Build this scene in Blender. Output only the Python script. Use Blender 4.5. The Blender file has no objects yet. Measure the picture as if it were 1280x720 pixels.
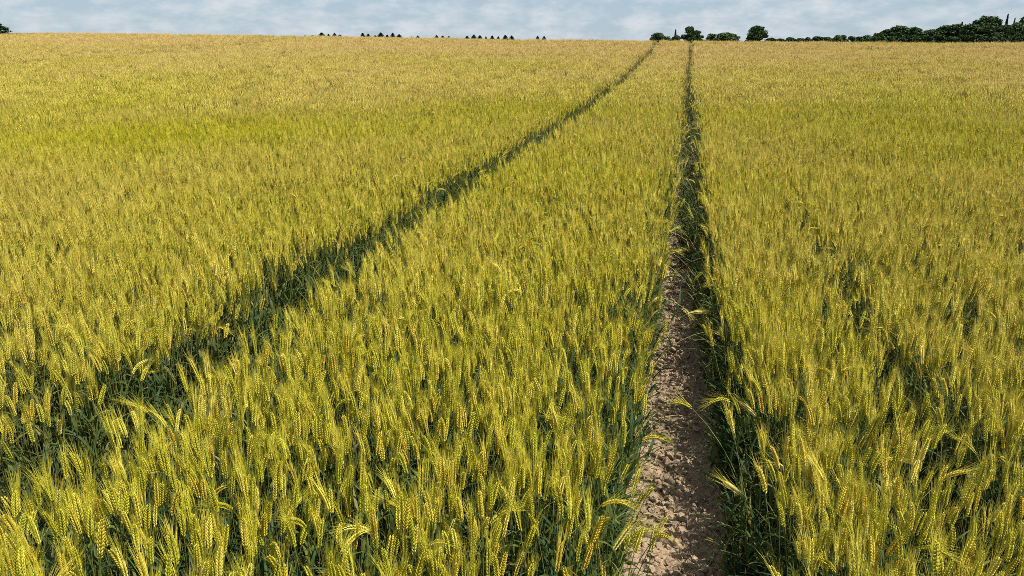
import bpy, math, random
import numpy as np
from mathutils import Vector, Matrix, Euler

R = math.radians
random.seed(7)
rng = np.random.default_rng(7)
scene = bpy.context.scene
COL = scene.collection

# ------------------------------------------------------------------ camera
CAM_H = 1.82                 # eye height over the soil
CROP_H = 0.72                # height of the ear layer
PITCH, YAW = R(18.2), R(12.85)
cam_data = bpy.data.cameras.new("camera")
cam_data.sensor_width = 36.0
cam_data.lens = 26.0
cam_data.clip_start = 0.05
cam_data.clip_end = 20000.0
cam = bpy.data.objects.new("camera", cam_data)
COL.objects.link(cam)
cam.location = (0.0, 0.0, CAM_H)
cam.rotation_euler = (R(90) - PITCH, 0.0, YAW)
scene.camera = cam
CAM_M = np.array(Euler((R(90) - PITCH, 0.0, YAW)).to_matrix())
F_PX = 26.0 / 36.0 * 1280.0

# ------------------------------------------------------------------ sky, sun, exposure
SUN_AZ, SUN_EL = R(107), R(61)      # azimuth clockwise from the track direction (+Y)
world = bpy.data.worlds.new("World")
scene.world = world
world.use_nodes = True
wn, wl = world.node_tree.nodes, world.node_tree.links
wn.clear()
w_out = wn.new("ShaderNodeOutputWorld")
w_bg = wn.new("ShaderNodeBackground")
w_bg.inputs["Strength"].default_value = 0.0505
sky = wn.new("ShaderNodeTexSky")
sky.sky_type = 'NISHITA'
sky.sun_disc = False
sky.sun_elevation = SUN_EL
sky.sun_rotation = SUN_AZ
sky.altitude = 100
sky.air_density = 1.0
sky.dust_density = 0.15
sky.ozone_density = 1.5
tc = wn.new("ShaderNodeTexCoord")
# thin sheets of cloud all round the sky, squashed flat towards the horizon
mp = wn.new("ShaderNodeMapping")
mp.inputs["Scale"].default_value = (16.0, 16.0, 42.0)
no = wn.new("ShaderNodeTexNoise")
no.inputs["Scale"].default_value = 1.3
no.inputs["Detail"].default_value = 7.0
no.inputs["Roughness"].default_value = 0.62
cr = wn.new("ShaderNodeValToRGB")
cr.color_ramp.elements[0].position = 0.40
cr.color_ramp.elements[0].color = (0, 0, 0, 1)
cr.color_ramp.elements[1].position = 0.68
cr.color_ramp.elements[1].color = (1, 1, 1, 1)
mul = wn.new("ShaderNodeMath"); mul.operation = 'MULTIPLY_ADD'
mul.inputs[1].default_value = 0.75
mul.inputs[2].default_value = 0.0
mix = wn.new("ShaderNodeMix"); mix.data_type = 'RGBA'
mix.inputs["B"].default_value = (11.0, 11.4, 12.0, 1.0)
wl.new(tc.outputs["Generated"], mp.inputs["Vector"])
wl.new(mp.outputs["Vector"], no.inputs["Vector"])
wl.new(no.outputs["Fac"], cr.inputs["Fac"])
wl.new(cr.outputs["Color"], mul.inputs[0])
wl.new(mul.outputs[0], mix.inputs["Factor"])
# a thin even veil of high cloud over the blue
veil = wn.new("ShaderNodeMix"); veil.data_type = 'RGBA'
veil.inputs["Factor"].default_value = 0.72
veil.inputs["B"].default_value = (6.6, 8.7, 10.8, 1.0)
wl.new(sky.outputs["Color"], veil.inputs["A"])
wl.new(veil.outputs["Result"], mix.inputs["A"])
wl.new(mix.outputs["Result"], w_bg.inputs["Color"])
wl.new(w_bg.outputs["Background"], w_out.inputs["Surface"])

sun_data = bpy.data.lights.new("sun", 'SUN')
sun_data.energy = 5.0
sun_data.angle = R(0.5)
sun_data.color = (1.0, 0.95, 0.86)
sun = bpy.data.objects.new("sun", sun_data)
COL.objects.link(sun)
SUN_DIR = Vector((math.sin(SUN_AZ) * math.cos(SUN_EL), math.cos(SUN_AZ) * math.cos(SUN_EL), math.sin(SUN_EL)))
sun.rotation_euler = SUN_DIR.to_track_quat('Z', 'Y').to_euler()
sun.location = SUN_DIR * 100

vs = scene.view_settings
vs.view_transform = 'Standard'
vs.look = 'None'
vs.exposure = 0.44
vs.gamma = 1.0
vs.use_curve_mapping = False
scene.cycles.use_denoising = False
scene.cycles.pixel_filter_type = 'BLACKMAN_HARRIS'
scene.cycles.filter_width = 0.8
scene.cycles.max_bounces = 6
scene.cycles.diffuse_bounces = 3
scene.cycles.transmission_bounces = 3


# ------------------------------------------------------------------ helpers
def hash2(ix, iy, seed):
    h = (ix * 374761393 + iy * 668265263 + seed * 1442695041) & 0xFFFFFFFF
    h = ((h ^ (h >> 13)) * 1274126177) & 0xFFFFFFFF
    return ((h ^ (h >> 16)) & 0xFFFF) / 65535.0


def vnoise(x, y, seed=0):
    x = np.asarray(x, float); y = np.asarray(y, float)
    ix = np.floor(x).astype(np.int64); iy = np.floor(y).astype(np.int64)
    fx = x - ix; fy = y - iy
    fx = fx * fx * (3 - 2 * fx); fy = fy * fy * (3 - 2 * fy)
    a = hash2(ix, iy, seed); b = hash2(ix + 1, iy, seed)
    c = hash2(ix, iy + 1, seed); d = hash2(ix + 1, iy + 1, seed)
    return (a * (1 - fx) + b * fx) * (1 - fy) + (c * (1 - fx) + d * fx) * fy


def fbm(x, y, seed=0, octaves=4):
    s, amp, tot = 0.0, 1.0, 0.0
    for k in range(octaves):
        s = s + amp * vnoise(x * 2 ** k, y * 2 ** k, seed + k * 17)
        tot += amp
        amp *= 0.5
    return s / tot


def smooth(a, b, v):
    t = np.clip((np.asarray(v, float) - a) / (b - a), 0, 1)
    return t * t * (3 - 2 * t)


def ground_z(x, y):
    """the lie of the land: flat by the camera, rising to a crest about 46 m off, falling a little and running on beyond it"""
    x = np.asarray(x, float); y = np.asarray(y, float)
    d = np.clip(y, 0, 46)
    rise = np.where(d < 8, 0.0, ((d - 8) / 34.0) ** 2 * 1.0)
    top = ((46 - 8) / 34.0) ** 2
    over = np.clip((y - 46) / 16.0, 0, 1)
    z = rise - 0.55 * over * over * (3 - 2 * over)
    z = z + 2.1 * smooth(75, 420, y)
    r = np.hypot(x, y)
    ramp = smooth(9, 46, r)
    side = np.where(x < 0, 0.0150 * (-x), -0.0030 * x)
    side = np.clip(side, -12, 22)
    z = z + side * ramp
    z = z + 0.10 * (fbm(x * 0.09, y * 0.09, 5, 2) - 0.5) * smooth(4, 14, r) * (1 - smooth(60, 90, r))
    return z


def at(px, dist):
    """point on the land in the direction of column px, dist metres out"""
    v = CAM_M @ np.array([(px - 640) / F_PX, -(55 - 360) / F_PX, -1.0])
    h = math.hypot(v[0], v[1])
    x, y = v[0] / h * dist, v[1] / h * dist
    return x, y, float(ground_z(x, y))


def project(p):
    q = CAM_M.T @ (np.asarray(p, float) - np.array([0, 0, CAM_H])).T
    return 640 + F_PX * q[0] / -q[2], 360 - F_PX * q[1] / -q[2]


class MB:
    """collects shapes for one mesh"""
    def __init__(self):
        self.v, self.f, self.m = [], [], []

    def add(self, verts, faces, mat=0):
        o = len(self.v)
        self.v.extend([tuple(p) for p in verts])
        self.f.extend([tuple(i + o for i in f) for f in faces])
        self.m.extend([mat] * len(faces))

    def mesh(self, name, mats, smooth_shade=True):
        me = bpy.data.meshes.new(name)
        me.from_pydata(self.v, [], self.f)
        for m in mats:
            me.materials.append(m)
        me.polygons.foreach_set("material_index", self.m)
        me.polygons.foreach_set("use_smooth", [smooth_shade] * len(self.f))
        me.update()
        return me


def link(name, data, parent=None):
    o = bpy.data.objects.new(name, data)
    COL.objects.link(o)
    if parent is not None:
        o.parent = parent
    return o


def tag(o, label=None, cat=None, group=None, kind=None):
    if label: o["label"] = label
    if cat: o["category"] = cat
    if group: o["group"] = group
    if kind: o["kind"] = kind
    return o


# ------------------------------------------------------------------ materials
def new_mat(name):
    m = bpy.data.materials.new(name)
    m.use_nodes = True
    n, l = m.node_tree.nodes, m.node_tree.links
    n.clear()
    return m, n, l


def plant_mat(name, cols, rough=0.7, trans=0.25, spec=0.10, ripe=None, ripe_amt=0.0):
    """diffuse + translucent plant tissue; colour runs through cols by a random number per plant, and turns
    to the riper colour in broad patches of the field"""
    m, n, l = new_mat(name)
    out = n.new("ShaderNodeOutputMaterial")
    bs = n.new("ShaderNodeBsdfPrincipled")
    bs.inputs["Roughness"].default_value = rough
    bs.inputs["Specular IOR Level"].default_value = spec
    tr = n.new("ShaderNodeBsdfTranslucent")
    mx = n.new("ShaderNodeMixShader")
    mx.inputs[0].default_value = trans
    oi = n.new("ShaderNodeObjectInfo")
    ramp = n.new("ShaderNodeValToRGB")
    e = ramp.color_ramp.elements
    while len(e) < len(cols):
        e.new(0.5)
    for i, c in enumerate(cols):
        e[i].position = i / (len(cols) - 1)
        e[i].color = (*c, 1)
    l.new(oi.outputs["Random"], ramp.inputs["Fac"])
    col = ramp.outputs["Color"]
    geo = n.new("ShaderNodeNewGeometry")
    if ripe is not None:
        no = n.new("ShaderNodeTexNoise")
        no.inputs["Scale"].default_value = 0.16
        no.inputs["Detail"].default_value = 3
        mr = n.new("ShaderNodeMapRange")
        mr.inputs["From Min"].default_value = 0.35
        mr.inputs["From Max"].default_value = 0.70
        mr.inputs["To Min"].default_value = 0.0
        mr.inputs["To Max"].default_value = ripe_amt
        # the crop on the thin soil of the rise ripens first
        sx = n.new("ShaderNodeSeparateXYZ")
        mr2 = n.new("ShaderNodeMapRange")
        mr2.inputs["From Min"].default_value = 9.0
        mr2.inputs["From Max"].default_value = 40.0
        mr2.inputs["To Max"].default_value = 0.75
        ad = n.new("ShaderNodeMath"); ad.operation = 'ADD'; ad.use_clamp = True
        mc = n.new("ShaderNodeMix"); mc.data_type = 'RGBA'
        mc.inputs["B"].default_value = (*ripe, 1)
        l.new(geo.outputs["Position"], no.inputs["Vector"])
        l.new(geo.outputs["Position"], sx.inputs[0])
        l.new(sx.outputs["Y"], mr2.inputs["Value"])
        l.new(no.outputs["Fac"], mr.inputs["Value"])
        l.new(mr.outputs[0], ad.inputs[0])
        l.new(mr2.outputs[0], ad.inputs[1])
        l.new(ad.outputs[0], mc.inputs["Factor"])
        l.new(col, mc.inputs["A"])
        col = mc.outputs["Result"]
    # small blotches
    n2 = n.new("ShaderNodeTexNoise")
    n2.inputs["Scale"].default_value = 60.0
    n2.inputs["Detail"].default_value = 2
    l.new(geo.outputs["Position"], n2.inputs["Vector"])
    mr3 = n.new("ShaderNodeMapRange")
    mr3.inputs["From Min"].default_value = 0.3
    mr3.inputs["From Max"].default_value = 0.7
    mr3.inputs["To Min"].default_value = 0.72
    mr3.inputs["To Max"].default_value = 1.2
    l.new(n2.outputs["Fac"], mr3.inputs["Value"])
    vm = n.new("ShaderNodeMix"); vm.data_type = 'RGBA'; vm.blend_type = 'MULTIPLY'
    vm.inputs["Factor"].default_value = 1.0
    l.new(col, vm.inputs["A"])
    l.new(mr3.outputs[0], vm.inputs["B"])
    col = vm.outputs["Result"]
    l.new(col, bs.inputs["Base Color"])
    l.new(col, tr.inputs["Color"])
    l.new(bs.outputs[0], mx.inputs[1])
    l.new(tr.outputs[0], mx.inputs[2])
    l.new(mx.outputs[0], out.inputs["Surface"])
    return m


M_EAR = plant_mat("wheat_ear_mat", [(0.35, 0.37, 0.016), (0.56, 0.52, 0.024), (0.42, 0.44, 0.020), (0.76, 0.70, 0.08), (0.58, 0.42, 0.025), (0.86, 0.79, 0.15)],
                  trans=0.15, ripe=(0.72, 0.53, 0.18), ripe_amt=0.45)
M_AWN = plant_mat("wheat_awn_mat", [(0.45, 0.42, 0.020), (0.59, 0.52, 0.032), (0.50, 0.48, 0.026), (0.76, 0.62, 0.08)],
                  trans=0.3, ripe=(0.76, 0.56, 0.22), ripe_amt=0.5)
M_STEM = plant_mat("wheat_stem_mat", [(0.10, 0.14, 0.025), (0.15, 0.18, 0.035), (0.08, 0.13, 0.030), (0.20, 0.19, 0.045)],
                   trans=0.1, ripe=(0.40, 0.30, 0.10), ripe_amt=0.35)
M_LEAF = plant_mat("wheat_leaf_mat", [(0.022, 0.060, 0.020), (0.05, 0.095, 0.024), (0.020, 0.055, 0.026), (0.14, 0.17, 0.030), (0.035, 0.08, 0.025), (0.30, 0.26, 0.08)],
                   trans=0.25, spec=0.15, rough=0.55, ripe=(0.20, 0.20, 0.06), ripe_amt=0.25)
M_PALE_EAR = plant_mat("pale_ear_mat", [(0.60, 0.52, 0.13), (0.66, 0.56, 0.20), (0.55, 0.52, 0.14)], trans=0.15)
M_STRAW = plant_mat("straw_mat", [(0.45, 0.36, 0.18), (0.55, 0.45, 0.25), (0.36, 0.27, 0.13)], trans=0.1)
PLANT = [M_STEM, M_LEAF, M_EAR, M_AWN]


def soil_mat(name, c1, c2, c3, bump=0.4):
    m, n, l = new_mat(name)
    out = n.new("ShaderNodeOutputMaterial")
    bs = n.new("ShaderNodeBsdfPrincipled")
    bs.inputs["Roughness"].default_value = 0.95
    bs.inputs["Specular IOR Level"].default_value = 0.1
    geo = n.new("ShaderNodeNewGeometry")
    a = n.new("ShaderNodeTexNoise"); a.inputs["Scale"].default_value = 9; a.inputs["Detail"].default_value = 8
    b = n.new("ShaderNodeTexNoise"); b.inputs["Scale"].default_value = 110; b.inputs["Detail"].default_value = 4
    for t in (a, b):
        l.new(geo.outputs["Position"], t.inputs["Vector"])
    r = n.new("ShaderNodeValToRGB")
    e = r.color_ramp.elements
    e[0].position, e[0].color = 0.30, (*c1, 1)
    e[1].position, e[1].color = 0.72, (*c3, 1)
    k = e.new(0.5); k.color = (*c2, 1)
    mm = n.new("ShaderNodeMath"); mm.operation = 'MULTIPLY_ADD'; mm.inputs[1].default_value = 0.5
    m2 = n.new("ShaderNodeMath"); m2.operation = 'MULTIPLY'; m2.inputs[1].default_value = 0.5
    l.new(b.outputs["Fac"], m2.inputs[0])
    l.new(a.outputs["Fac"], mm.inputs[0])
    l.new(m2.outputs[0], mm.inputs[2])
    l.new(mm.outputs[0], r.inputs["Fac"])
    bp = n.new("ShaderNodeBump"); bp.inputs["Strength"].default_value = bump; bp.inputs["Distance"].default_value = 0.01
    l.new(b.outputs["Fac"], bp.inputs["Height"])
    l.new(bp.outputs[0], bs.inputs["Normal"])
    l.new(r.outputs["Color"], bs.inputs["Base Color"])
    l.new(bs.outputs[0], out.inputs["Surface"])
    return m


M_GROUND = soil_mat("field_soil", (0.055, 0.042, 0.026), (0.085, 0.062, 0.038), (0.12, 0.09, 0.055))
M_TRACK = soil_mat("track_soil", (0.16, 0.115, 0.072), (0.31, 0.225, 0.145), (0.50, 0.375, 0.255), 0.6)

# ------------------------------------------------------------------ the tracks in the crop
TRACKS = [0.0, -1.87, -24.4, -26.3]


def wobble(y, k):
    return [0.012, 0.03, 0.05, 0.05][k] * (vnoise(np.asarray(y) * 0.55, 0 * np.asarray(y) + k * 9.3, 31 + k) - 0.5) * 2


def track_half(y, k):
    y = np.asarray(y, float)
    if k == 0:
        w = 0.135 - 0.02 * smooth(3, 6, y)
        return w + 0.012 * (vnoise(y * 2.1, 0 * y, 91) - 0.5) * 2
    w = 0.225 - 0.02 * smooth(4, 8, y) - 0.03 * smooth(12, 26, y) if k == 1 else 0.26
    return w + 0.02 * (vnoise(y * 1.7, 0 * y, 92 + k) - 0.5) * 2


# ------------------------------------------------------------------ ground
def sheet(xs, ys, zfun):
    X, Y = np.meshgrid(xs, ys)
    Z = zfun(X, Y)
    V = np.stack([X.ravel(), Y.ravel(), Z.ravel()], 1)
    nx, ny = len(xs), len(ys)
    i = np.arange(ny - 1)[:, None] * nx + np.arange(nx - 1)[None, :]
    Fq = np.stack([i, i + 1, i + nx + 1, i + nx], -1).reshape(-1, 4)
    return V, Fq


def np_mesh(name, V, Fq, mats, smooth_shade=True):
    me = bpy.data.meshes.new(name)
    me.vertices.add(len(V)); me.vertices.foreach_set("co", V.astype(np.float32).ravel())
    k = Fq.shape[1]
    me.loops.add(Fq.size); me.loops.foreach_set("vertex_index", Fq.astype(np.int32).ravel())
    me.polygons.add(len(Fq))
    me.polygons.foreach_set("loop_start", (np.arange(len(Fq)) * k).astype(np.int32))
    me.polygons.foreach_set("use_smooth", np.full(len(Fq), smooth_shade))
    for m in mats:
        me.materials.append(m)
    me.update(calc_edges=True)
    me.validate()
    return me


def axis(fine, step, far, growth=1.18):
    a = list(np.arange(0, fine, step))
    s = step
    while a[-1] < far:
        s *= growth
        a.append(a[-1] + s)
    return np.array(a)


px_ = axis(30, 1.0, 9000)
gx = np.concatenate([-px_[:0:-1], px_])
py_ = axis(75, 1.0, 9000)
gy = np.concatenate([-axis(8, 1.0, 9000)[:0:-1], py_])
V, Fq = sheet(gx, gy, lambda x, y: ground_z(x, y) - 0.012)
o = link("ground", np_mesh("ground", V, Fq, [M_GROUND]))
tag(o, kind="structure")


def track_relief(X, Y):
    """dried, trodden soil: crusts and cracks across the wheel mark"""
    wx = 0.02 * (fbm(X * 25, Y * 25, 3, 2) - 0.5)
    a = fbm(X * 34 + wx * 40, (Y + 0.25 * X + wx) * 62, 11, 3)
    ridge = 1 - np.abs(a - 0.5) * 4.2
    ridge = np.clip(ridge, 0, 1) ** 2
    b = fbm(X * 9, Y * 11, 12, 3)
    c = fbm(X * 90, Y * 110, 13, 2)
    t = np.clip(np.abs(X) / 0.26, 0, 1)
    dish = 0.022 * (t ** 2) - 0.012
    return dish + 0.028 * (b - 0.5) + 0.050 * (fbm(X * 22, Y * 44, 14, 3) - 0.5) - 0.030 * ridge + 0.010 * (c - 0.5) + 0.022


segs = [(-1.0, 1.2, 0.03, 0.02), (1.2, 5.5, 0.0055, 0.0055), (5.5, 12, 0.014, 0.012), (12, 24, 0.15, 0.04)]
MBt = None
Vs, Fs, base = [], [], 0
for (y0, y1, sy, sx) in segs:
    xs = np.arange(-0.36, 0.3601, sx); ys = np.linspace(y0, y1, int(round((y1 - y0) / sy)) + 1)
    V, Fq = sheet(xs, ys, lambda x, y: ground_z(x, y) + 0.006 + np.maximum(track_relief(x, y), -0.014) * (1 - smooth(20, 40, y)))
    V[:, 0] += wobble(V[:, 1], 0)
    Vs.append(V); Fs.append(Fq + base); base += len(V)
o = link("wheel_track", np_mesh("wheel_track", np.concatenate(Vs), np.concatenate(Fs), [M_TRACK]))
tag(o, kind="structure")

# crumbs of dry earth in the track
def crumb_mesh(seed):
    r = np.random.default_rng(seed)
    mb = MB()
    g = (1 + 5 ** 0.5) / 2
    vv = np.array([(-1, g, 0), (1, g, 0), (-1, -g, 0), (1, -g, 0), (0, -1, g), (0, 1, g), (0, -1, -g), (0, 1, -g), (g, 0, -1), (g, 0, 1), (-g, 0, -1), (-g, 0, 1)], float)
    vv /= np.linalg.norm(vv[0])
    ff = [(0, 11, 5), (0, 5, 1), (0, 1, 7), (0, 7, 10), (0, 10, 11), (1, 5, 9), (5, 11, 4), (11, 10, 2), (10, 7, 6), (7, 1, 8), (3, 9, 4), (3, 4, 2), (3, 2, 6), (3, 6, 8), (3, 8, 9), (4, 9, 5), (2, 4, 11), (6, 2, 10), (8, 6, 7), (9, 8, 1)]
    vv = vv * (1 + r.uniform(-.3, .3, (12, 1))) * np.array([1.25, 0.9, 0.6])
    mb.add(vv, ff)
    return mb.mesh("soil_crumb", [M_TRACK], False)


# ------------------------------------------------------------------ wheat plants
def frame_of(T):
    T = T / np.linalg.norm(T)
    a = np.array([0.0, 0.0, 1.0]) if abs(T[2]) < 0.9 else np.array([1.0, 0.0, 0.0])
    S = np.cross(a, T); S /= np.linalg.norm(S)
    return T, S, np.cross(T, S)


def tube(mb, pts, rad, sides, mat):
    vs_, fs_ = [], []
    for i, p in enumerate(pts):
        T = pts[min(i + 1, len(pts) - 1)] - pts[max(i - 1, 0)]
        T, S, N = frame_of(T)
        for k in range(sides):
            a = 2 * math.pi * k / sides
            vs_.append(p + rad[i] * (math.cos(a) * S + math.sin(a) * N))
    for i in range(len(pts) - 1):
        for k in range(sides):
            k2 = (k + 1) % sides
            fs_.append((i * sides + k, i * sides + k2, (i + 1) * sides + k2, (i + 1) * sides + k))
    mb.add(vs_, fs_, mat)


def grain(mb, c, T, S, N, length, w, d, mat, sides=4):
    """one floret: a pointed, slightly flat ovoid"""
    vs_ = [c]
    for t, s in ((0.30, 1.0), (0.68, 0.72)):
        for k in range(sides):
            a = 2 * math.pi * (k + 0.5) / sides
            vs_.append(c + T * length * t + S * (w * s * math.cos(a)) + N * (d * s * math.sin(a)))
    vs_.append(c + T * length)
    fs_ = []
    for k in range(sides):
        k2 = (k + 1) % sides
        fs_.append((0, 1 + k2, 1 + k))
        fs_.append((1 + k, 1 + k2, 1 + sides + k2, 1 + sides + k))
        fs_.append((1 + sides + k, 1 + sides + k2, 1 + 2 * sides))
    mb.add(vs_, fs_, mat)


def awn(mb, p, d0, bend, length, w, mat):
    d0 = d0 / np.linalg.norm(d0)
    T, S, N = frame_of(d0)
    q = p + d0 * length * 0.5
    d1 = d0 + bend; d1 /= np.linalg.norm(d1)
    e = q + d1 * length * 0.5
    mb.add([p - S * w, p + S * w, q + S * w * 0.7, q - S * w * 0.7, e], [(0, 1, 2, 3), (3, 2, 4)], mat)


def ear(mb_ear, mb_awn, base, dirs, r, length, lod=0, me=2, ma=3, fat=1.0):
    """dirs(t): point and tangent along the ear"""
    n = 20 if lod == 0 else 8
    ang = r.uniform(0, math.pi)
    for i in range(n):
        t = i / (n - 1)
        p, T = dirs(t)
        T, S0, N0 = frame_of(T)
        S = S0 * math.cos(ang) + N0 * math.sin(ang)
        N = np.cross(T, S)
        side = 1 if i % 2 else -1
        w = (0.72 + 0.45 * math.sin(math.pi * min(1, 0.18 + 0.78 * t))) * fat
        if t > 0.9: w *= 0.8
        if lod == 0:
            out = S * side
            for k in (-1, 1):
                dd = T * 0.90 + out * 0.27 + N * k * 0.18
                dd /= np.linalg.norm(dd)
                c = p + out * 0.0016 * w + N * k * 0.0016 * w
                s2 = np.cross(dd, N); s2 /= np.linalg.norm(s2)
                grain(mb_ear, c, dd, s2, np.cross(dd, s2), 0.0125 * w * r.uniform(.9, 1.1), 0.0024 * w, 0.0026 * w, me)
                tip = c + dd * 0.0118 * w
                if r.random() < 0.70:
                    da = T + out * r.uniform(0.03, 0.20) + N * (k * r.uniform(0, 0.16)) + r.normal(0, .05, 3)
                    awn(mb_awn, tip, da, r.normal(0, .10, 3), r.uniform(0.05, 0.085) * (1.1 - 0.35 * t), 0.00045, ma)
        else:
            pass
    if lod:
        # far away: a lobed spindle
        prof = [(0.0, .3), (0.16, 1.0), (0.4, 0.85), (0.62, 1.0), (0.85, 0.7), (1.0, 0.1)]
        pts = [dirs(t)[0] for t, _ in prof]
        tube(mb_ear, pts, [0.0060 * s * fat for _, s in prof], 4, me)
        for i in range(5):
            p, T = dirs(0.35 + 0.15 * i)
            T, S, N = frame_of(T)
            a = r.uniform(0, 6.28)
            d = T + 0.22 * (S * math.cos(a) + N * math.sin(a))
            awn(mb_awn, p + d * 0.004, d, r.normal(0, .1, 3), r.uniform(0.05, 0.075), 0.0007, ma)


def leaf(mb, p, az, r, length, width, up=0.45, droop=1.9, mat=1, segs=7):
    """a folded strap that leaves the stem, arches and hangs"""
    h = np.array([math.cos(az), math.sin(az), 0.0])
    side = np.array([-math.sin(az), math.cos(az), 0.0])
    th = up
    vs_, fs_ = [], []
    q = p.copy()
    tw = r.normal(0, .5)
    for i in range(segs + 1):
        t = i / segs
        w = width * (0.55 + 0.45 * math.sin(math.pi * min(1, t * 1.2 + .15))) * (1 - t ** 3) * 0.5 + 0.0002
        d = np.array([0, 0, 1.0]) * math.cos(th) + h * math.sin(th)
        nrm = np.cross(side, d)
        sd = side * math.cos(tw * t) + nrm * math.sin(tw * t)
        vs_ += [q - sd * w, q + np.cross(d, sd) * w * 0.35, q + sd * w]
        q = q + d * (length / segs)
        th += droop / segs * (0.4 + 1.2 * t)
    for i in range(segs):
        a = i * 3
        fs_ += [(a, a + 1, a + 4, a + 3), (a + 1, a + 2, a + 5, a + 4)]
    mb.add(vs_, fs_, mat)


def curve_pts(a0, a1, length, n, az=0.0, power=2.2, base=(0, 0, 0)):
    """spine whose lean grows from a0 to a1 along its length"""
    h = np.array([math.cos(az), math.sin(az), 0.0])
    p = np.array(base, float)
    pts, tans = [p.copy()], []
    for i in range(n):
        t = (i + 0.5) / n
        a = a0 + (a1 - a0) * t ** power
        d = np.array([0, 0, 1.0]) * math.cos(a) + h * math.sin(a)
        tans.append(d)
        p = p + d * (length / n)
        pts.append(p.copy())
    tans.append(tans[-1])
    return pts, tans


def wheat_plant(seed, a0, a1, nod, az, stem_len=0.62, leaves=3, ear_len=None, fat=1.0, base=(0, 0, 0), power=2.2):
    """-> MBs for stem, leaf list, ear, awns"""
    r = np.random.default_rng(seed)
    ear_len = ear_len or r.uniform(0.058, 0.082)
    n = 9
    pts, tans = curve_pts(a0, a1, stem_len, n, az, power, base)
    st = MB()
    tube(st, pts, [0.0019 - 0.0007 * i / n for i in range(n + 1)], 4, 0)
    ep, et = curve_pts(a1, a1 + nod, ear_len, 8, az, 1.0, pts[-1])

    def dirs(t):
        f = t * 8
        i = min(int(f), 7)
        u = f - i
        return ep[i] * (1 - u) + ep[i + 1] * u, et[i]
    ea, aw = MB(), MB()
    ear(ea, aw, pts[-1], dirs, r, ear_len, 0, 2, 3, fat)
    lf = []
    for k in range(leaves):
        t = [0.72, 0.52, 0.34, 0.25][k] + r.uniform(-.05, .05)
        i = int(t * n)
        m = MB()
        leaf(m, pts[i], r.uniform(0, 6.28), r, r.uniform(0.14, 0.22) * (1.0 if k else 0.85), r.uniform(0.010, 0.014),
             r.uniform(0.25, 0.6), r.uniform(0.8, 2.4))
        lf.append(m)
    return st, lf, ea, aw


def merged(name, parts, mats):
    mb = MB()
    for p in parts:
        o_ = len(mb.v)
        mb.v += p.v
        mb.f += [tuple(i + o_ for i in f) for f in p.f]
        mb.m += p.m
    return mb.mesh(name, mats)


src = bpy.data.collections.new("crop_sources")          # never linked to the scene: only what is scattered from it shows


def source_collection(name, meshes):
    c = bpy.data.collections.new(name)
    for i, me in enumerate(meshes):
        ob = bpy.data.objects.new(f"{name}_{i:03d}", me)
        c.objects.link(ob)
    return c


NV = 18
variants = []
for i in range(NV):
    r_ = np.random.default_rng(100 + i)
    variants.append(wheat_plant(200 + i, R(r_.uniform(0, 3)), R(r_.uniform(1, 11) if i < 14 else r_.uniform(22, 48)), R(r_.uniform(2, 18) if i < 14 else r_.uniform(15, 70)), 0.0,
                                stem_len=0.61 + r_.uniform(-.03, .03), leaves=3, fat=r_.uniform(.82, 1.04)))
plant_meshes = [merged("wheat_plant_mesh", [v[0], *v[1], v[2], v[3]], PLANT) for v in variants]
C_PLANT = source_collection("plant_source", plant_meshes)


def green_tuft(seed, hmax):
    """late tiller without an ear: leaves only"""
    r = np.random.default_rng(seed)
    mb = MB()
    for k in range(7):
        a = r.uniform(0, 6.28)
        h = r.uniform(.3, 1) * hmax
        b = np.array([r.normal(0, .02), r.normal(0, .02), 0])
        pts, _ = curve_pts(R(r.uniform(0, 10)), R(r.uniform(5, 22)), h, 4, a, 2, b)
        tube(mb, pts, [0.0018] * 5, 3, 0)
        for j in range(2):
            leaf(mb, pts[3 - j], r.uniform(0, 6.28), r, r.uniform(.14, .26), r.uniform(.010, .015), r.uniform(.15, .6), r.uniform(.6, 2.2))
    return mb.mesh("green_tuft_mesh", PLANT)


C_TUFT = source_collection("tuft_source", [green_tuft(400 + i, 0.22 + 0.025 * i) for i in range(6)])


def clump(seed, n, rad):
    r = np.random.default_rng(seed)
    mb = MB()
    for k in range(n):
        a, q = r.uniform(0, 6.28), rad * math.sqrt(r.uniform(0, 1))
        az = r.normal(0, 1.2)
        b = np.array([q * math.cos(a), q * math.sin(a), 0.25])
        tilt = R(abs(r.normal(0, 5)))
        L = r.normal(0.37, .035)
        pts, tn = curve_pts(tilt, tilt + R(r.uniform(0, 10)), L, 2, az, 1.5, b)
        tube(mb, pts, [0.0022] * 3, 3, 0)
        a1 = tilt + R(6)
        ep, et = curve_pts(a1, a1 + R(r.uniform(5, 25)), r.uniform(.08, .10), 4, az, 1.0, pts[-1])

        def dirs(t):
            f = t * 4; i = min(int(f), 3); u = f - i
            return ep[i] * (1 - u) + ep[i + 1] * u, et[i]
        ear(mb, mb, pts[-1], dirs, r, .09, 1, 2, 3, 1.0)
        for j in range(2):
            leaf(mb, pts[1 if j == 0 else 0], r.uniform(0, 6.28), r, r.uniform(.14, .22), .014, r.uniform(.25, .6), r.uniform(.8, 2.2), 1, 3)
    return mb.mesh("wheat_clump_mesh", PLANT)


C_CLUMP = source_collection("clump_source", [clump(500 + i, 16, 0.13) for i in range(10)])
C_CRUMB = source_collection("crumb_source", [crumb_mesh(600 + i) for i in range(5)])


def straw_mesh(seed):
    r = np.random.default_rng(seed)
    mb = MB()
    L = r.uniform(.05, .13)
    pts = [np.array([t * L, 0.008 * math.sin(t * 3 + seed), 0.003 + .004 * math.sin(t * 5)]) for t in np.linspace(0, 1, 5)]
    tube(mb, pts, [0.0016] * 5, 4, 0)
    return mb.mesh("straw_mesh", [M_STRAW])


C_STRAW = source_collection("straw_source", [straw_mesh(650 + i) for i in range(4)])


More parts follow.
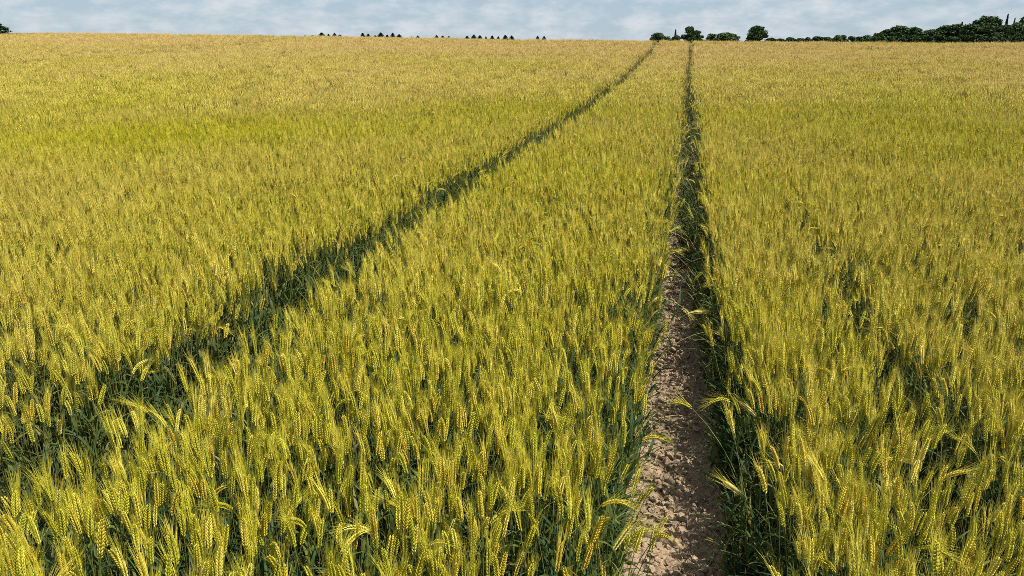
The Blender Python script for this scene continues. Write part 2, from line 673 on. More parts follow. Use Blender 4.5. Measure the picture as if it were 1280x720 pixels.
def scatter(name, P, ROT, SCL, IDX, coll, kind="stuff", label=None, cat=None):
    me = bpy.data.meshes.new(name)
    me.vertices.add(len(P))
    me.vertices.foreach_set("co", P.astype(np.float32).ravel())
    a = me.attributes.new("rot", 'FLOAT_VECTOR', 'POINT'); a.data.foreach_set("vector", ROT.astype(np.float32).ravel())
    a = me.attributes.new("scl", 'FLOAT_VECTOR', 'POINT'); a.data.foreach_set("vector", SCL.astype(np.float32).ravel())
    a = me.attributes.new("idx", 'INT', 'POINT'); a.data.foreach_set("value", IDX.astype(np.int32))
    me.update()
    o = link(name, me)
    ng = bpy.data.node_groups.new(name + "_nodes", 'GeometryNodeTree')
    ng.interface.new_socket("Geometry", in_out='INPUT', socket_type='NodeSocketGeometry')
    ng.interface.new_socket("Geometry", in_out='OUTPUT', socket_type='NodeSocketGeometry')
    n, l = ng.nodes, ng.links
    gi = n.new("NodeGroupInput"); go = n.new("NodeGroupOutput")
    ci = n.new("GeometryNodeCollectionInfo")
    ci.inputs["Collection"].default_value = coll
    ci.inputs["Separate Children"].default_value = True
    ci.inputs["Reset Children"].default_value = True
    ip = n.new("GeometryNodeInstanceOnPoints")
    ip.inputs["Pick Instance"].default_value = True

    def attr(nm, typ):
        k = n.new("GeometryNodeInputNamedAttribute"); k.data_type = typ
        k.inputs["Name"].default_value = nm
        return k.outputs["Attribute"]
    er = n.new("FunctionNodeEulerToRotation")
    l.new(attr("rot", 'FLOAT_VECTOR'), er.inputs[0])
    l.new(gi.outputs[0], ip.inputs["Points"])
    l.new(ci.outputs[0], ip.inputs["Instance"])
    l.new(attr("idx", 'INT'), ip.inputs["Instance Index"])
    l.new(er.outputs[0], ip.inputs["Rotation"])
    l.new(attr("scl", 'FLOAT_VECTOR'), ip.inputs["Scale"])
    l.new(ip.outputs[0], go.inputs[0])
    md = o.modifiers.new("scatter", 'NODES')
    md.node_group = ng
    tag(o, label, cat, None, kind)
    return o


# where the crop stands -------------------------------------------------
HOLES = [(0.86, 3.75, .11, .34), (0.88, 3.2, .08, .2), (0.90, 2.75, .12, .24), (0.92, 2.30, .11, .2), (0.96, 1.90, .09, .15), (0.86, 5.9, .10, .45), (0.86, 4.8, .07, .4),
         (1.38, 3.1, .08, .18), (-1.36, 2.95, .09, .16), (-0.80, 4.0, .07, .22), (-0.72, 1.80, .06, .12), (-0.30, 2.2, .05, .10), 
         (-2.6, 3.0, .06, .15), (-3.1, 5.2, .07, .2), (-1.0, 6.0, .06, .25), (1.36, 3.6, .12, .30), (1.95, 4.3, .05, .2)]


def crop_keep(X, Y, rr):
    keep = np.ones(len(X), bool)
    for k, x0 in enumerate(TRACKS):
        keep &= np.abs(X - x0 - wobble(Y, k)) > track_half(Y, k) + rr * 0.015
    # the sunlit side of the bare track comes closer in
    keep &= ~((X > 0) & (X < 0.32 - 0.09 * smooth(14, 30, Y))) 
    # the crop is thin and short along the shaded edge of the bare track by the camera
    keep &= ~((X > 0) & (X < 0.32 + 0.09 * (1 - smooth(2.4, 4.0, Y)) + rr * .03))
    # missed drill rows and thin spots
    for (hx, hy, hw, hl) in HOLES:
        keep &= ((X - hx) / hw) ** 2 + ((Y - hy) / hl) ** 2 > 1
    thin = fbm(X * 3.2, Y * 1.4, 77, 2)
    keep &= ~((thin > 0.72) & (rr > -0.2))
    return keep


def field_points(density, y0, y1, r0, r1):
    """random points in the fan of land in front of the camera, between radii r0 and r1"""
    a0, a1 = R(-58), R(36)
    area = (a1 - a0) / 2 * (r1 ** 2 - r0 ** 2)
    n = int(area * density)
    th = rng.uniform(a0, a1, n)
    rad = np.sqrt(rng.uniform(r0 ** 2, r1 ** 2, n))
    return rad * np.sin(th), rad * np.cos(th)


def lean_field(X, Y):
    """tilt of the crop: a light breeze in patches, and plants at the track edges falling into the gap"""
    n = len(X)
    ax = R(5) * (fbm(X * .8, Y * .8, 41, 2) - .5) * 1.7 + rng.normal(0, R(3.6), n)      # lean along +x
    ay = R(5) * (fbm(X * .8, Y * .8, 43, 2) - .5) * 1.7 + rng.normal(0, R(3.6), n)      # lean along +y
    for k, x0 in enumerate(TRACKS[:2]):
        dx = X - x0 - wobble(Y, k)
        d = np.abs(dx) - np.where((dx > 0) & (k == 0), 0.28, track_half(Y, k))
        e = np.exp(-np.clip(d, 0, 9) / 0.07) * (1.0 if k == 0 else 0.3)
        ax -= np.sign(dx) * e * np.abs(rng.normal(R(1), R(5), n))
        ay += e * rng.normal(0, R(8), n)
        if k == 0:      # extra lean given to the shaded side's wall to keep skylight off the track
            ax -= (dx > 0) * np.exp(-np.clip(d, 0, 9) / 0.12) * np.abs(rng.normal(R(7), R(5), n))
    return ax, ay


def plant_arrays(X, Y):
    n = len(X)
    ax, ay = lean_field(X, Y)
    rz = rng.uniform(-math.pi, math.pi, n)
    # plants bend (local +x) mostly with the breeze, either way across the rows
    rz = np.where(rng.random(n) < .7, rng.normal(0, 0.9, n) + np.where(rng.random(n) < .5, 0, math.pi), rz)
    # euler XYZ: spin about z first would need composing; do it with matrices
    cz, sz = np.cos(rz), np.sin(rz)
    tilt = np.hypot(ax, ay) + 1e-9
    ux, uy = -ay / tilt, ax / tilt                      # axis so that z leans to (ax, ay)
    c, s = np.cos(tilt), np.sin(tilt)
    A = np.zeros((n, 3, 3))
    A[:, 0, 0] = c + ux * ux * (1 - c); A[:, 0, 1] = ux * uy * (1 - c); A[:, 0, 2] = uy * s
    A[:, 1, 0] = ux * uy * (1 - c); A[:, 1, 1] = c + uy * uy * (1 - c); A[:, 1, 2] = -ux * s
    A[:, 2, 0] = -uy * s; A[:, 2, 1] = ux * s; A[:, 2, 2] = c
    B = np.zeros((n, 3, 3))
    B[:, 0, 0] = cz; B[:, 0, 1] = -sz; B[:, 1, 0] = sz; B[:, 1, 1] = cz; B[:, 2, 2] = 1
    M = A @ B
    ey = np.arcsin(np.clip(-M[:, 2, 0], -1, 1))
    ex = np.arctan2(M[:, 2, 1], M[:, 2, 2])
    ez = np.arctan2(M[:, 1, 0], M[:, 0, 0])
    ROT = np.stack([ex, ey, ez], 1)
    sc = rng.normal(1.0, 0.055, n) * (1 + 0.16 * (fbm(X * 1.1, Y * 1.1, 61, 3) - .5))
    SCL = np.stack([np.ones(n) * rng.uniform(.84, 1.12, n), np.ones(n), sc], 1)
    SCL[:, 1] = SCL[:, 0]
    P = np.stack([X, Y, ground_z(X, Y) - 0.01], 1)
    return P, ROT, SCL, M


# near crop: every plant in full
NEAR = 23.0
X, Y = field_points(690, 0, 0, 1.05, NEAR)
row = np.round(X / 0.125) * 0.125
xe, ye = rng.uniform(.28, .55, 1500), 1.3 + 11 * rng.random(1500)  # extra plants added along this edge to thicken the shadow on the track
row = np.concatenate([row, xe]); X = np.concatenate([X, xe]); Y = np.concatenate([Y, ye])
X = np.where((rng.random(len(X)) < .8) & (row != X), row + rng.normal(0, .03, len(X)), X)
thin_out = rng.random(len(X)) < (1 - 0.45 * smooth(5, 14, np.hypot(X, Y))) * (1 - smooth(12, NEAR, np.hypot(X, Y)))
k = crop_keep(X, Y, rng.normal(0, 1, len(X))) & thin_out
X, Y = X[k], Y[k]
P, ROT, SCL, MAT = plant_arrays(X, Y)
IDX = np.where(rng.random(len(X)) < .965, rng.integers(0, 14, len(X)), rng.integers(14, NV, len(X)))
# the plants that show largest: their ears are in the frame and nearest to the camera
tips = P + MAT[:, :, 2] * (0.68 * SCL[:, 2:3])
u, v = project(tips)
dist = np.linalg.norm(tips - np.array([0, 0, CAM_H]), axis=1)
infr = (u > 5) & (u < 1275) & (v < 712) & (v > 60)
order = np.argsort(np.where(infr, dist, 1e9))
single = order[:262]
mask = np.ones(len(X), bool); mask[single] = False
scatter("wheat_crop", P[mask], ROT[mask], SCL[mask], IDX[mask], C_PLANT,
        label="dense yellow green wheat crop standing on both sides of the wheel tracks", cat="wheat crop")

# distant crop: clumps of plants
X2, Y2 = field_points(28, 0, 0, 12, 64.0)
k = rng.random(len(X2)) < smooth(11.5, NEAR - .5, np.hypot(X2, Y2))
for i, x0 in enumerate(TRACKS):
    k &= np.abs(X2 - x0 - wobble(Y2, i) - (0.06 if i == 0 else 0)) > track_half(Y2, i) + (0.05 if i == 0 else 0.02)
k &= Y2 > -2
X2, Y2 = X2[k], Y2[k]
n2 = len(X2)
ax, ay = rng.normal(0, R(3), n2), rng.normal(0, R(3), n2)
P2 = np.stack([X2, Y2, ground_z(X2, Y2) - 0.01], 1)
ROT2 = np.stack([ax, ay, rng.uniform(-3.14, 3.14, n2)], 1)
s2 = rng.normal(1.0, 0.035, n2) * (1 + 0.14 * (fbm(X2 * .7, Y2 * .7, 61, 3) - .5))
SCL2 = np.stack([np.ones(n2), np.ones(n2), s2], 1)
scatter("distant_wheat_crop", P2, ROT2, SCL2, rng.integers(0, 10, n2), C_CLUMP,
        label="golden wheat crop running up to the crest of the field", cat="wheat crop")

# green late growth in the overgrown track, at the edges of the bare one and in the thin spots
gxs, gys = [], []
n = 4600
yy = 58 * rng.random(n) ** 1.5
xx = -1.87 + wobble(yy, 1) + rng.uniform(-.26, .26, n)
gxs.append(xx); gys.append(yy)
n = 1300
yy = 1.4 + 13 * rng.random(n) ** 1.5
sd = np.where(rng.random(n) < .3, -1, 1)  # shaded side gets more tufts, added to darken its wall
gxs.append(wobble(yy, 0) + sd * (np.where(sd > 0, .26, track_half(yy, 0)) + rng.uniform(.0, .10, n) + (sd > 0) * rng.uniform(0, .15, n) * (1 - smooth(2.2, 3.6, yy)))); gys.append(yy)
n = 200
yy = 3.4 + 6 * rng.random(n) ** .6
gxs.append(.32 - rng.random(n) * (.05 + .22 * smooth(3.4, 7, yy))); gys.append(yy)
n = 620
yy = 8 + 50 * rng.random(n)  # tufts added along the bare track to make its far stretch dark
gxs.append(.05 + wobble(yy, 0) + rng.normal(0, .09, n)); gys.append(yy)
for (hx, hy, hw, hl) in HOLES:
    gxs.append(hx + rng.normal(0, hw * .6, 7)); gys.append(hy + rng.normal(0, hl * .6, 7))
XG, YG = np.concatenate(gxs), np.concatenate(gys)
nG = len(XG)
PG = np.stack([XG, YG, ground_z(XG, YG) - .01], 1)
sg = rng.uniform(.65, 1.1, nG)
scatter("green_leaf_growth", PG, np.stack([rng.normal(0, .12, nG), rng.normal(0, .12, nG), rng.uniform(0, 6.28, nG)], 1),
        np.stack([sg, sg, sg], 1), rng.integers(0, 6, nG), C_TUFT,
        label="dark green leafy growth filling the gaps along the wheel tracks", cat="green growth")

# crumbs and straw on the bare track
n = 9000
yy = 1.3 + 7.5 * rng.random(n) ** 1.3
xx = rng.normal(0, .12, n).clip(-.3, .3)
PC = np.stack([xx + wobble(yy, 0), yy, ground_z(xx, yy) + 0.007 + np.maximum(track_relief(xx, yy), -.014)], 1)
sc = 0.0035 + 0.017 * rng.random(n) ** 3
scatter("soil_crumbs", PC, rng.uniform(-.5, .5, (n, 3)) + np.stack([0 * xx, 0 * xx, rng.uniform(0, 6, n)], 1), np.stack([sc, sc, sc], 1),
        rng.integers(0, 5, n), C_CRUMB, label="dry brown crumbs of earth lying in the bare wheel track", cat="soil crumbs")
n = 420
yy = 1.4 + 7 * rng.random(n)
xx = rng.normal(0, .12, n).clip(-.3, .3)
PS = np.stack([xx + wobble(yy, 0), yy, ground_z(xx, yy) + 0.018 + track_relief(xx, yy)], 1)
scatter("straw_litter", PS, np.stack([rng.normal(0, .1, n), rng.normal(0, .1, n), rng.uniform(0, 6.28, n)], 1), np.ones((n, 3)) * rng.uniform(.6, 1.1, (n, 1)),
        rng.integers(0, 4, n), C_STRAW, label="broken straw and dead leaves lying on the bare wheel track", cat="straw")

# ------------------------------------------------------------------ the nearest wheat stalks, one by one
part_meshes = []
for v in variants:
    part_meshes.append((v[0].mesh("stem", [M_STEM]), [m.mesh("leaf", PLANT) for m in v[1]], v[2].mesh("ear", PLANT), v[3].mesh("awns", PLANT)))


def build_stalk(parts, label, group, name="wheat_stalk"):
    root = bpy.data.objects.new(name, None)
    root.empty_display_size = 0.05
    COL.objects.link(root)
    tag(root, label, "wheat", group)
    link("stem", parts[0], root)
    for m in parts[1]:
        link("leaf", m, root)
    e = link("ear", parts[2], root)
    link("awns", parts[3], e)
    return root


def copy_tree(o, parent=None):
    c = o.copy()
    COL.objects.link(c)
    c.parent = parent
    for ch in o.children:
        copy_tree(ch, c)
    return c


protos = [None] * NV
for i in single:
    vi = IDX[i]
    if P[i][0] < 0:
        lab, grp = "upright bearded wheat stalk in the front rows between the two wheel tracks", "wheat stalks in the front rows between the two tracks"
        if P[i][0] < -1.9:
            lab, grp = "upright bearded wheat stalk beyond the overgrown wheel track in the front rows", "front wheat stalks beyond the overgrown track"
    else:
        lab, grp = "upright bearded wheat stalk in the front rows on the shaded side of bare track", "front wheat stalks on the shaded side of the bare track"
    if vi >= 14:
        lab, grp = lab.replace("upright bearded wheat stalk", "wheat stalk with bent neck"), "bent necked " + grp.replace("front ", "")
    if protos[vi] is None:
        protos[vi] = build_stalk(part_meshes[vi], lab, grp)
        o = protos[vi]
    else:
        o = copy_tree(protos[vi])
        tag(o, lab, "wheat", grp)
    o.location = P[i]
    o.rotation_euler = ROT[i]
    o.scale = SCL[i]

# stalks bowed over the bare track: (x, y of the foot, azimuth of the lean, start and end lean, nod, stem, pale, label)
BOWED = [
    (0.59, 1.96, 155, 22, 62, 8, .62, True, "pale wheat stalk bowed far over bare soil with its ear across the shade line"),
    (0.67, 2.40, 150, 22, 60, 8, .66, True, "pale wheat stalk bowed over the shade just beyond the ear that crosses the shade line"),
    (0.47, 2.19, 185, 2, 20, 140, .56, True, "pale wheat ear hanging head down on the shaded wall of the bare track"),
    (0.45, 2.00, 100, 0, 10, 8, .50, True, "short pale wheat ear standing against dark shade beside the bare track"),
    (0.45, 1.92, 120, 2, 12, 8, .44, True, "short pale leaning ear low in the dark shade beside the bare track"),
    (-0.27, 1.59, 35, 14, 34, 8, .56, True, "pale wheat ear slanting into the track from its sunlit edge nearest the camera"),
    (-0.02, 1.72, 60, 2, 8, 4, .50, True, "thin wheat ear standing on the bare soil inside the sunlit track edge"),
    (-0.30, 3.68, 15, 22, 70, 20, .64, True, "pale wheat stalk bent low over sunlit soil from the sunlit track edge"),
    (0.36, 4.40, 175, 14, 80, 60, .66, True, "drooping wheat stalk arched over the middle of the bare track"),
    (-0.36, 4.73, 10, 16, 60, 20, .64, True, "arched pale wheat stalk reaching in from the sunlit edge past the soil patch"),
    (0.30, 6.60, 190, 14, 80, 70, .66, True, "arched pale wheat stalk over the narrow shaded stretch of track"),
    (-0.29, 7.80, 0, 14, 78, 60, .66, True, "farthest arched wheat stalk spanning the dark narrow track"),
]
for q, (bx, by, az, a0, a1, nod, L, pale, lab) in enumerate(BOWED):
    st, lf, ea, aw = wheat_plant(900 + q, R(a0), R(a1), R(nod), R(az), stem_len=L, leaves=2, fat=1.15, power=1.7)
    em = [M_STEM, M_LEAF, M_PALE_EAR if pale else M_EAR, M_AWN]
    o = build_stalk((st.mesh("stem", em), [m.mesh("leaf", em) for m in lf], ea.mesh("ear", em), aw.mesh("awns", em)),
                    lab, "wheat stalks bowed over the bare track")
    bx += float(wobble(by, 0))
    o.location = (bx, by, float(ground_z(bx, by)) - .01)

# more arched over the track farther on: seen as pale curved strands across its dark line
rs = np.random.default_rng(77)
arch = []
for q in range(6):
    az = [0, 0, 0, 180, 180, 180][q]
    arch.append(wheat_plant(950 + q, R(rs.uniform(8, 20)), R(rs.uniform(60, 95)), R(rs.uniform(10, 70)), R(az), stem_len=rs.uniform(.58, .70), leaves=2, fat=1.2, power=1.6))
em = [M_STRAW, M_LEAF, M_PALE_EAR, M_AWN]
arch = [(a[0].mesh("stem", em), [m.mesh("leaf", em) for m in a[1]], a[2].mesh("ear", em), a[3].mesh("awns", em)) for a in arch]
ap = {}
for q in range(34):
    by = 3.6 + 10.5 * (q + rs.uniform(0, .8)) / 34
    sd = 1 if rs.random() < .6 else -1
    vi = int(rs.integers(0, 3)) + (3 if sd > 0 else 0)
    if vi not in ap:
        o = ap[vi] = build_stalk(arch[vi], "arched straw pale wheat stalk bending over the bare track where it runs dark", "arched stalks over the dark stretch of track")
    else:
        o = copy_tree(ap[vi])
    bx = float(wobble(by, 0)) + sd * ((.25 if sd > 0 else float(track_half(by, 0))) + rs.uniform(-.02, .05))
    o.location = (bx, by, float(ground_z(bx, by)) - .01)
    o.rotation_euler = (0, 0, rs.normal(0, .5))
    o.scale = (1, 1, rs.uniform(.88, 1.05))

# ------------------------------------------------------------------ trees on the skyline
def foliage_mat(name, c1, c2):
    m, n, l = new_mat(name)
    out = n.new("ShaderNodeOutputMaterial")
    bs = n.new("ShaderNodeBsdfPrincipled")
    bs.inputs["Roughness"].default_value = 0.7
    bs.inputs["Specular IOR Level"].default_value = 0.2
    geo = n.new("ShaderNodeNewGeometry")
    r = n.new("ShaderNodeValToRGB")
    r.color_ramp.elements[0].color = (*c1, 1)
    r.color_ramp.elements[1].color = (*c2, 1)
    l.new(geo.outputs["Random Per Island"], r.inputs["Fac"])
    l.new(r.outputs["Color"], bs.inputs["Base Color"])
    l.new(bs.outputs[0], out.inputs["Surface"])
    return m


M_BROAD = foliage_mat("broadleaf_foliage", (0.020, 0.044, 0.014), (0.065, 0.11, 0.030))
M_FRESH = foliage_mat("fresh_foliage", (0.032, 0.062, 0.018), (0.075, 0.12, 0.032))
M_CONIF = foliage_mat("conifer_foliage", (0.008, 0.018, 0.011), (0.020, 0.036, 0.018))
M_BARK = soil_mat("bark", (0.03, 0.022, 0.016), (0.05, 0.038, 0.028), (0.08, 0.06, 0.045))


def leaf_cards(mb, C, size, r, flat=0.0):
    """one bent pair of triangles per leaf cluster at each centre"""
    for c in C:
        n = r.normal(0, 1, 3); n /= np.linalg.norm(n)
        T, S, N = frame_of(n)
        s = size * r.uniform(.6, 1.35)
        a = r.uniform(0, 6.28)
        e1 = S * math.cos(a) + N * math.sin(a); e2 = np.cross(T, e1)
        mb.add([c - e1 * s, c - e2 * s * .6 + T * s * .2, c + e1 * s, c + e2 * s * .6 - T * s * .25], [(0, 1, 2), (0, 2, 3)])


def broad_crown(seed, blobs, h, w, y0, per=210, size=0.46):
    """leaf clusters on the shells of many uneven boughs"""
    r = np.random.default_rng(seed)
    mb = MB()
    for b in range(blobs):
        a = r.uniform(0, 6.28); q = math.sqrt(r.uniform(0, 1))
        t = r.uniform(0, 1)
        prof = math.sin(math.pi * min(1, .22 + .74 * t)) ** .7
        c = np.array([math.cos(a) * q * w * .36 * prof, math.sin(a) * q * w * .36 * prof, y0 + (h - y0) * (.10 + .76 * t)])
        rad = w * r.uniform(.10, .19)
        d = r.normal(0, 1, (per, 3)); d /= np.linalg.norm(d, axis=1)[:, None]
        d *= rad * r.uniform(.55, 1.08, (per, 1)) * np.array([1.1, 1.1, .85])
        leaf_cards(mb, c + d, size, r)
    return mb


def conifer_crown(seed, h, w, y0=.4, tiers=11, size=.30):
    r = np.random.default_rng(seed)
    mb = MB()
    for i in range(tiers):
        t = i / (tiers - 1)
        z = y0 + (h - y0) * t
        rad = w * .5 * (1 - t) ** .6 * r.uniform(.85, 1.12) + .06
        nb = max(4, int(11 * (1 - t) + 4))
        for k in range(nb):
            a = 6.28 * k / nb + r.uniform(-.3, .3)
            for s in np.linspace(.12, 1, 7):
                q = rad * s * r.uniform(.85, 1.1)
                c = np.array([math.cos(a) * q, math.sin(a) * q, z - .28 * q + r.normal(0, .08)])
                leaf_cards(mb, [c], size * (1.1 - .4 * s), r)
    return mb


def trunk_mb(h, rad, limbs, seed, spread):
    r = np.random.default_rng(seed)
    mb = MB()
    pts = [np.array([r.normal(0, .02) * h * t, r.normal(0, .02) * h * t, h * t - .3 * (t == 0)]) for t in np.linspace(0, 1, 6)]
    tube(mb, pts, [rad * (1.15 - .8 * t) for t in np.linspace(0, 1, 6)], 7, 0)
    for k in range(limbs):
        p = pts[2 + k % 3]
        a = r.uniform(0, 6.28)
        e = p + np.array([math.cos(a) * spread, math.sin(a) * spread, spread * r.uniform(.5, 1.1)])
        m_ = (p + e) / 2 + np.array([0, 0, -.1 * spread])
        tube(mb, [p, m_, e], [rad * .45, rad * .3, rad * .12], 5, 0)
    return mb


# kinds, each built at its own natural size: (crown MB, trunk MB, height, width, foliage)
KINDS = {}


def kind(name, crown, trunk, mat):
    v = np.array(crown.v)
    KINDS[name] = (crown.mesh("crown", [mat]), trunk.mesh("trunk", [M_BARK]), v[:, 2].max(), np.ptp(v[:, 0]))


for i in range(4):
    kind(f"spruce{i}", conifer_crown(700 + i, 6.5, 3.2 + .3 * i, .2, 15, .42), trunk_mb(6.2, .14, 0, 700 + i, 1), M_CONIF)
for i in range(4):
    kind(f"round{i}", broad_crown(720 + i, 30, 13, 12, -.5), trunk_mb(9, .35, 6, 720 + i, 2.6), M_BROAD)
for i in range(3):
    kind(f"flat{i}", broad_crown(740 + i, 22, 7, 10, -.6, 180, .40), trunk_mb(5, .25, 6, 740 + i, 2.2), M_FRESH)
for i in range(3):
    kind(f"bush{i}", broad_crown(760 + i, 16, 4.5, 7, -.8, 170, .38), trunk_mb(3, .12, 5, 760 + i, 1.2), M_BROAD)
kind("column", conifer_crown(780, 13, 2.4, .6, 40, .42), trunk_mb(12.5, .2, 0, 780, 1), M_CONIF)
kind("umbrella", broad_crown(790, 18, 13, 10, 8.0, 130, .40), trunk_mb(11, .3, 7, 790, 2.6), M_BROAD)


def tree(name, kindname, px, top, width, dist, label, cat="tree", group=None):
    """stands on the land at the bearing of column px, sized so that it reaches row top"""
    cm, tm, kh, kw = KINDS[kindname]
    x, y, z = at(px, dist)
    dz = math.hypot(x, y)
    # distance along the view axis and the height that reaches row top
    v = CAM_M @ np.array([(px - 640) / F_PX, -(top - 360) / F_PX, -1.0])
    ztop = CAM_H + v[2] / math.hypot(v[0], v[1]) * dz
    depth = dz / math.hypot(v[0], v[1])
    W = width / F_PX * depth
    H = ztop - z
    root = bpy.data.objects.new(name, None)
    COL.objects.link(root)
    root.location = (x, y, z - .4)
    root.rotation_euler = (0, 0, random.uniform(0, 6.28))
    root.scale = (W / kw, W / kw, H / kh)
    tag(root, label, cat, group)
    link("crown", cm, root)
    link("trunk", tm, root)
    return root


G_SP = "small dark spruces along the skyline"
spr = [
    (367, 44.6, 3.6, "lone tiny spruce at the open end of the long skyline row, farthest from the wood"),
    (382, 44.5, 4.2, "tiny spruce just inside the lone end tree of the skyline row"),
    (391.5, 43.8, 4.4, "small spruce standing just before the tallest spruce of the first cluster"),
    (403, 40.8, 8.5, "tallest and broadest spruce of the first skyline cluster"),
    (411.5, 42.8, 5.0, "spruce touching the tallest one of the first skyline cluster"),
    (419, 41.2, 5.6, "second tallest pointed spruce of the first skyline cluster"),
    (425.5, 43.4, 5.5, "low spruce after the second tallest of the first skyline cluster"),
    (433, 45.2, 3.0, "tiniest spruce closing the first skyline cluster"),
    (454, 41.4, 6.2, "tall pointed spruce opening the second skyline cluster"),
    (461, 42.4, 6.0, "spruce next to the one opening the second skyline cluster"),
    (469.5, 44.3, 5.0, "low spruce in the dip of the second skyline cluster"),
    (476.5, 40.8, 8.5, "tallest broad spruce in the middle of the second skyline cluster"),
    (484.5, 43.6, 5.0, "spruce in the second dip of the second skyline cluster"),
    (491.5, 41.2, 6.5, "pointed spruce just past the middle of the second skyline cluster"),
    (499.5, 43.0, 6.5, "squat spruce closing the second skyline cluster"),
    (515, 45.6, 2.8, "tiniest isolated spruce in the gap after the second skyline cluster"),
    (522.5, 44.8, 5.0, "small isolated spruce in the gap before the evenly spaced three"),
    (546, 44.2, 5.4, "first and largest of the three evenly spaced skyline spruces"),
    (553.7, 44.6, 4.6, "middle one of the three evenly spaced skyline spruces"),
    (561.3, 45.2, 4.2, "last and smallest of the three evenly spaced skyline spruces"),
    (584, 45.2, 5.8, "low spruce opening the long third skyline cluster"),
    (592.5, 43.6, 7.2, "broad tall spruce second in the long third skyline cluster"),
    (600, 44.2, 5.6, "spruce just after the broad tall one of the third skyline cluster"),
    (607.5, 45.6, 3.2, "tiny thin spruce in the dip of the third skyline cluster"),
    (615.3, 44.6, 5.2, "spruce just past the dip of the third skyline cluster"),
    (623, 45.6, 4.4, "low spruce before the two large ones ending the third skyline cluster"),
    (631.6, 43.8, 6.2, "taller of the two large spruces ending the third skyline cluster"),
    (639.5, 44.6, 6.2, "last spruce of the third skyline cluster"),
    (672, 45.2, 5.0, "first of the lonely pair of spruces nearest the broad trees"),
    (680, 45.2, 5.4, "second of the lonely pair of spruces nearest the broad trees"),
]
for i, (px, top, w, lab) in enumerate(spr):
    tree("spruce_tree", f"spruce{i % 4}", px, top - 1.2, w * 1.8, 540 + 25 * math.sin(i * 1.7), lab, "spruce", G_SP)

G_T = "broad trees beyond the end of the tracks"
tree("broadleaf_tree", "round1", -7, 26, 44, 420, "dark green tree cut off at the edge of the picture above the hillside crop")
tree("shrub", "flat0", 824, 39.6, 30, 430, "light green flat topped bush where the overgrown track meets the skyline", "bush")
tree("slender_conifer", "column", 843.5, 35.5, 5, 430, "slender dark conifer spire just before the forked tall tree", "conifer")
tree("shrub", "bush0", 844.5, 42.5, 15, 425, "low dark bush at the foot of the slender conifer spire", "bush")
tree("broadleaf_tree", "round0", 861, 31.6, 22, 432, "dark tall peaked tree straight above the end of the bare track", "tree", G_T)
tree("broadleaf_tree", "round2", 871, 36.0, 19, 440, "lower dark tree joined to the peaked tree above the bare track", "tree", G_T)
tree("shrub", "flat1", 888, 40.4, 24, 450, "smaller green bush of the two joined bushes past the bare track", "bush")
tree("broadleaf_tree", "flat2", 907, 39.2, 36, 440, "wide low green tree joined to the smaller bush past the bare track", "tree", G_T)
tree("broadleaf_tree", "round3", 944.5, 30.2, 29, 430, "round dark lone tree on the skyline between bushes and hedge", "tree", G_T)
tree("shrub", "bush1", 944, 44, 29, 425, "dark scrub round the foot of the lone round tree", "bush")

G_H = "hedge bushes on the skyline before the wood"
hedge = [
    (965, 46.6, 16, "bush0", "low dark hedge bush nearest the lone round tree"),
    (976, 47.6, 16, "bush1", "very low hedge bush between the first two bumps of the hedge"),
    (987, 46.0, 10, "bush2", "small pointed hedge bush forming the second bump of the hedge"),
    (998, 47.4, 20, "bush0", "low even stretch of hedge bush past the second bump"),
    (1010, 45.8, 12, "bush1", "pointed hedge bush forming the third bump of the hedge"),
    (1022, 44.8, 17, "bush2", "round hedge bush forming the fourth bump of the hedge"),
    (1034, 45.6, 16, "bush0", "hedge bush before the tallest light green hedge bumps"),
    (1045, 43.4, 13, "flat0", "light green hedge bush, first of the tall pair of bumps"),
    (1053, 42.8, 12, "flat1", "light green hedge bush, second of the tall pair of bumps"),
    (1064, 44.4, 15, "bush1", "green hedge bush in the dip after the tall pair of bumps"),
    (1073, 45.2, 13, "bush2", "lowest hedge bush just before the last hedge bump"),
    (1082, 43.2, 16, "flat2", "last hedge bump standing right before the wood begins"),
]
for (px, top, w, kd, lab) in hedge:
    tree("hedge_bush", kd, px, top - 0.9, w * 1.35, 410 + (px % 7) * 4, lab, "bush", G_H)

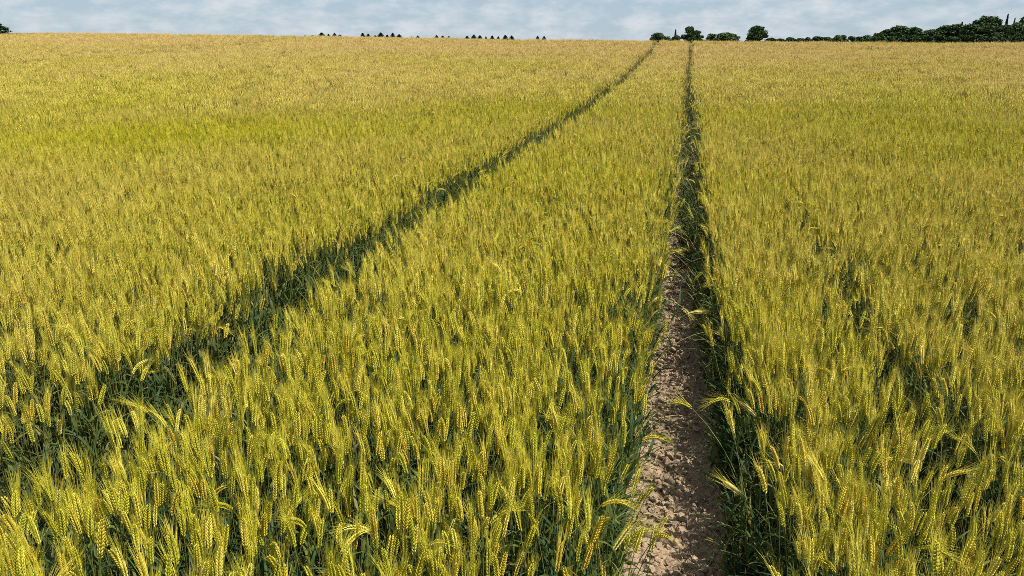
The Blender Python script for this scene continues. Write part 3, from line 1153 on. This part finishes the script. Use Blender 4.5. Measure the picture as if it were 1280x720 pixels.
G_W = "trees of the dark wood on the skyline"
wood = [
    (1095, 41.0, 16, "bush1", 395, "low dark tree at the hedge end of the wood"),
    (1106, 36.5, 24, "round0", 400, "shoulder tree rising to the first dome of the wood"),
    (1122, 32.0, 32, "round1", 402, "broad dark tree forming the first dome of the wood"),
    (1138, 33.5, 26, "round2", 405, "dark tree at the far shoulder of the wood's first dome"),
    (1150, 40.5, 18, "bush2", 392, "low tree in the notch between the wood's first two domes"),
    (1162, 36.5, 24, "round3", 400, "tree rising from the notch to the second dome of the wood"),
    (1178, 31.5, 32, "round0", 405, "broad green tree forming the second dome of the wood"),
    (1192, 29.8, 24, "round1", 408, "tall tree between the second dome and the pointed tree"),
    (1198, 25.6, 12, "spruce1", 415, "small pointed tree top poking out of the wood before the umbrella tree"),
    (1211, 29.0, 26, "round2", 402, "dark tree below the umbrella shaped tree"),
    (1229, 19.4, 26, "umbrella", 420, "tall umbrella shaped tree rising above the wood"),
    (1241, 23.0, 17, "umbrella", 424, "smaller crown leaning out beside the umbrella shaped tree"),
    (1230, 31.5, 28, "round3", 398, "dark tree in the wood beneath the smaller leaning crown"),
    (1253, 15.8, 5.5, "column", 418, "tallest thin spire tree standing over the wood"),
    (1262.5, 21.0, 4.5, "column", 416, "shorter thin spire tree beside the tallest spire"),
    (1251, 31.0, 26, "round0", 400, "green tree at the foot of the two thin spires"),
    (1267, 27.5, 24, "flat0", 402, "lighter green tree past the two spires in the wood"),
    (1281, 14.0, 26, "round1", 412, "tallest tree cut off by the edge at the end of the wood"),
    (1290, 28.0, 26, "round2", 400, "dark tree under the tallest one at the cut off end of the wood"),
    (1312, 18.0, 40, "round3", 405, "tree outside the picture continuing the wood"),
]
for (px, top, w, kd, ds, lab) in wood:
    tree("woodland_tree", kd, px, top - (0 if kd in ("column", "spruce1") else 1.6), w * (1.15 if kd in ("column", "spruce1") else 1.28), ds, lab, "tree", G_W)
G_U = "undergrowth bushes along the edge of the wood"
edge = ["hedge end of the wood", "shoulder before the first dome of the wood", "near side of the first dome of the wood",
        "middle of the first dome of the wood", "notch after the first dome of the wood", "near side of the second dome of the wood",
        "middle of the second dome of the wood", "far side of the second dome of the wood", "small pointed tree top in the wood",
        "umbrella shaped tree in the wood", "smaller crown beside the umbrella shaped tree", "two thin spire trees of the wood",
        "lighter tree past the two thin spires", "cut off end of the wood"]
for i, px in enumerate(range(1098, 1300, 15)):
    tree("edge_bush", f"bush{i % 3}", px, 42.0 + 1.5 * math.sin(i * 2.3), 22, 384 + (i % 3) * 3,
         "dark undergrowth bush below the " + edge[i], "bush", G_U)
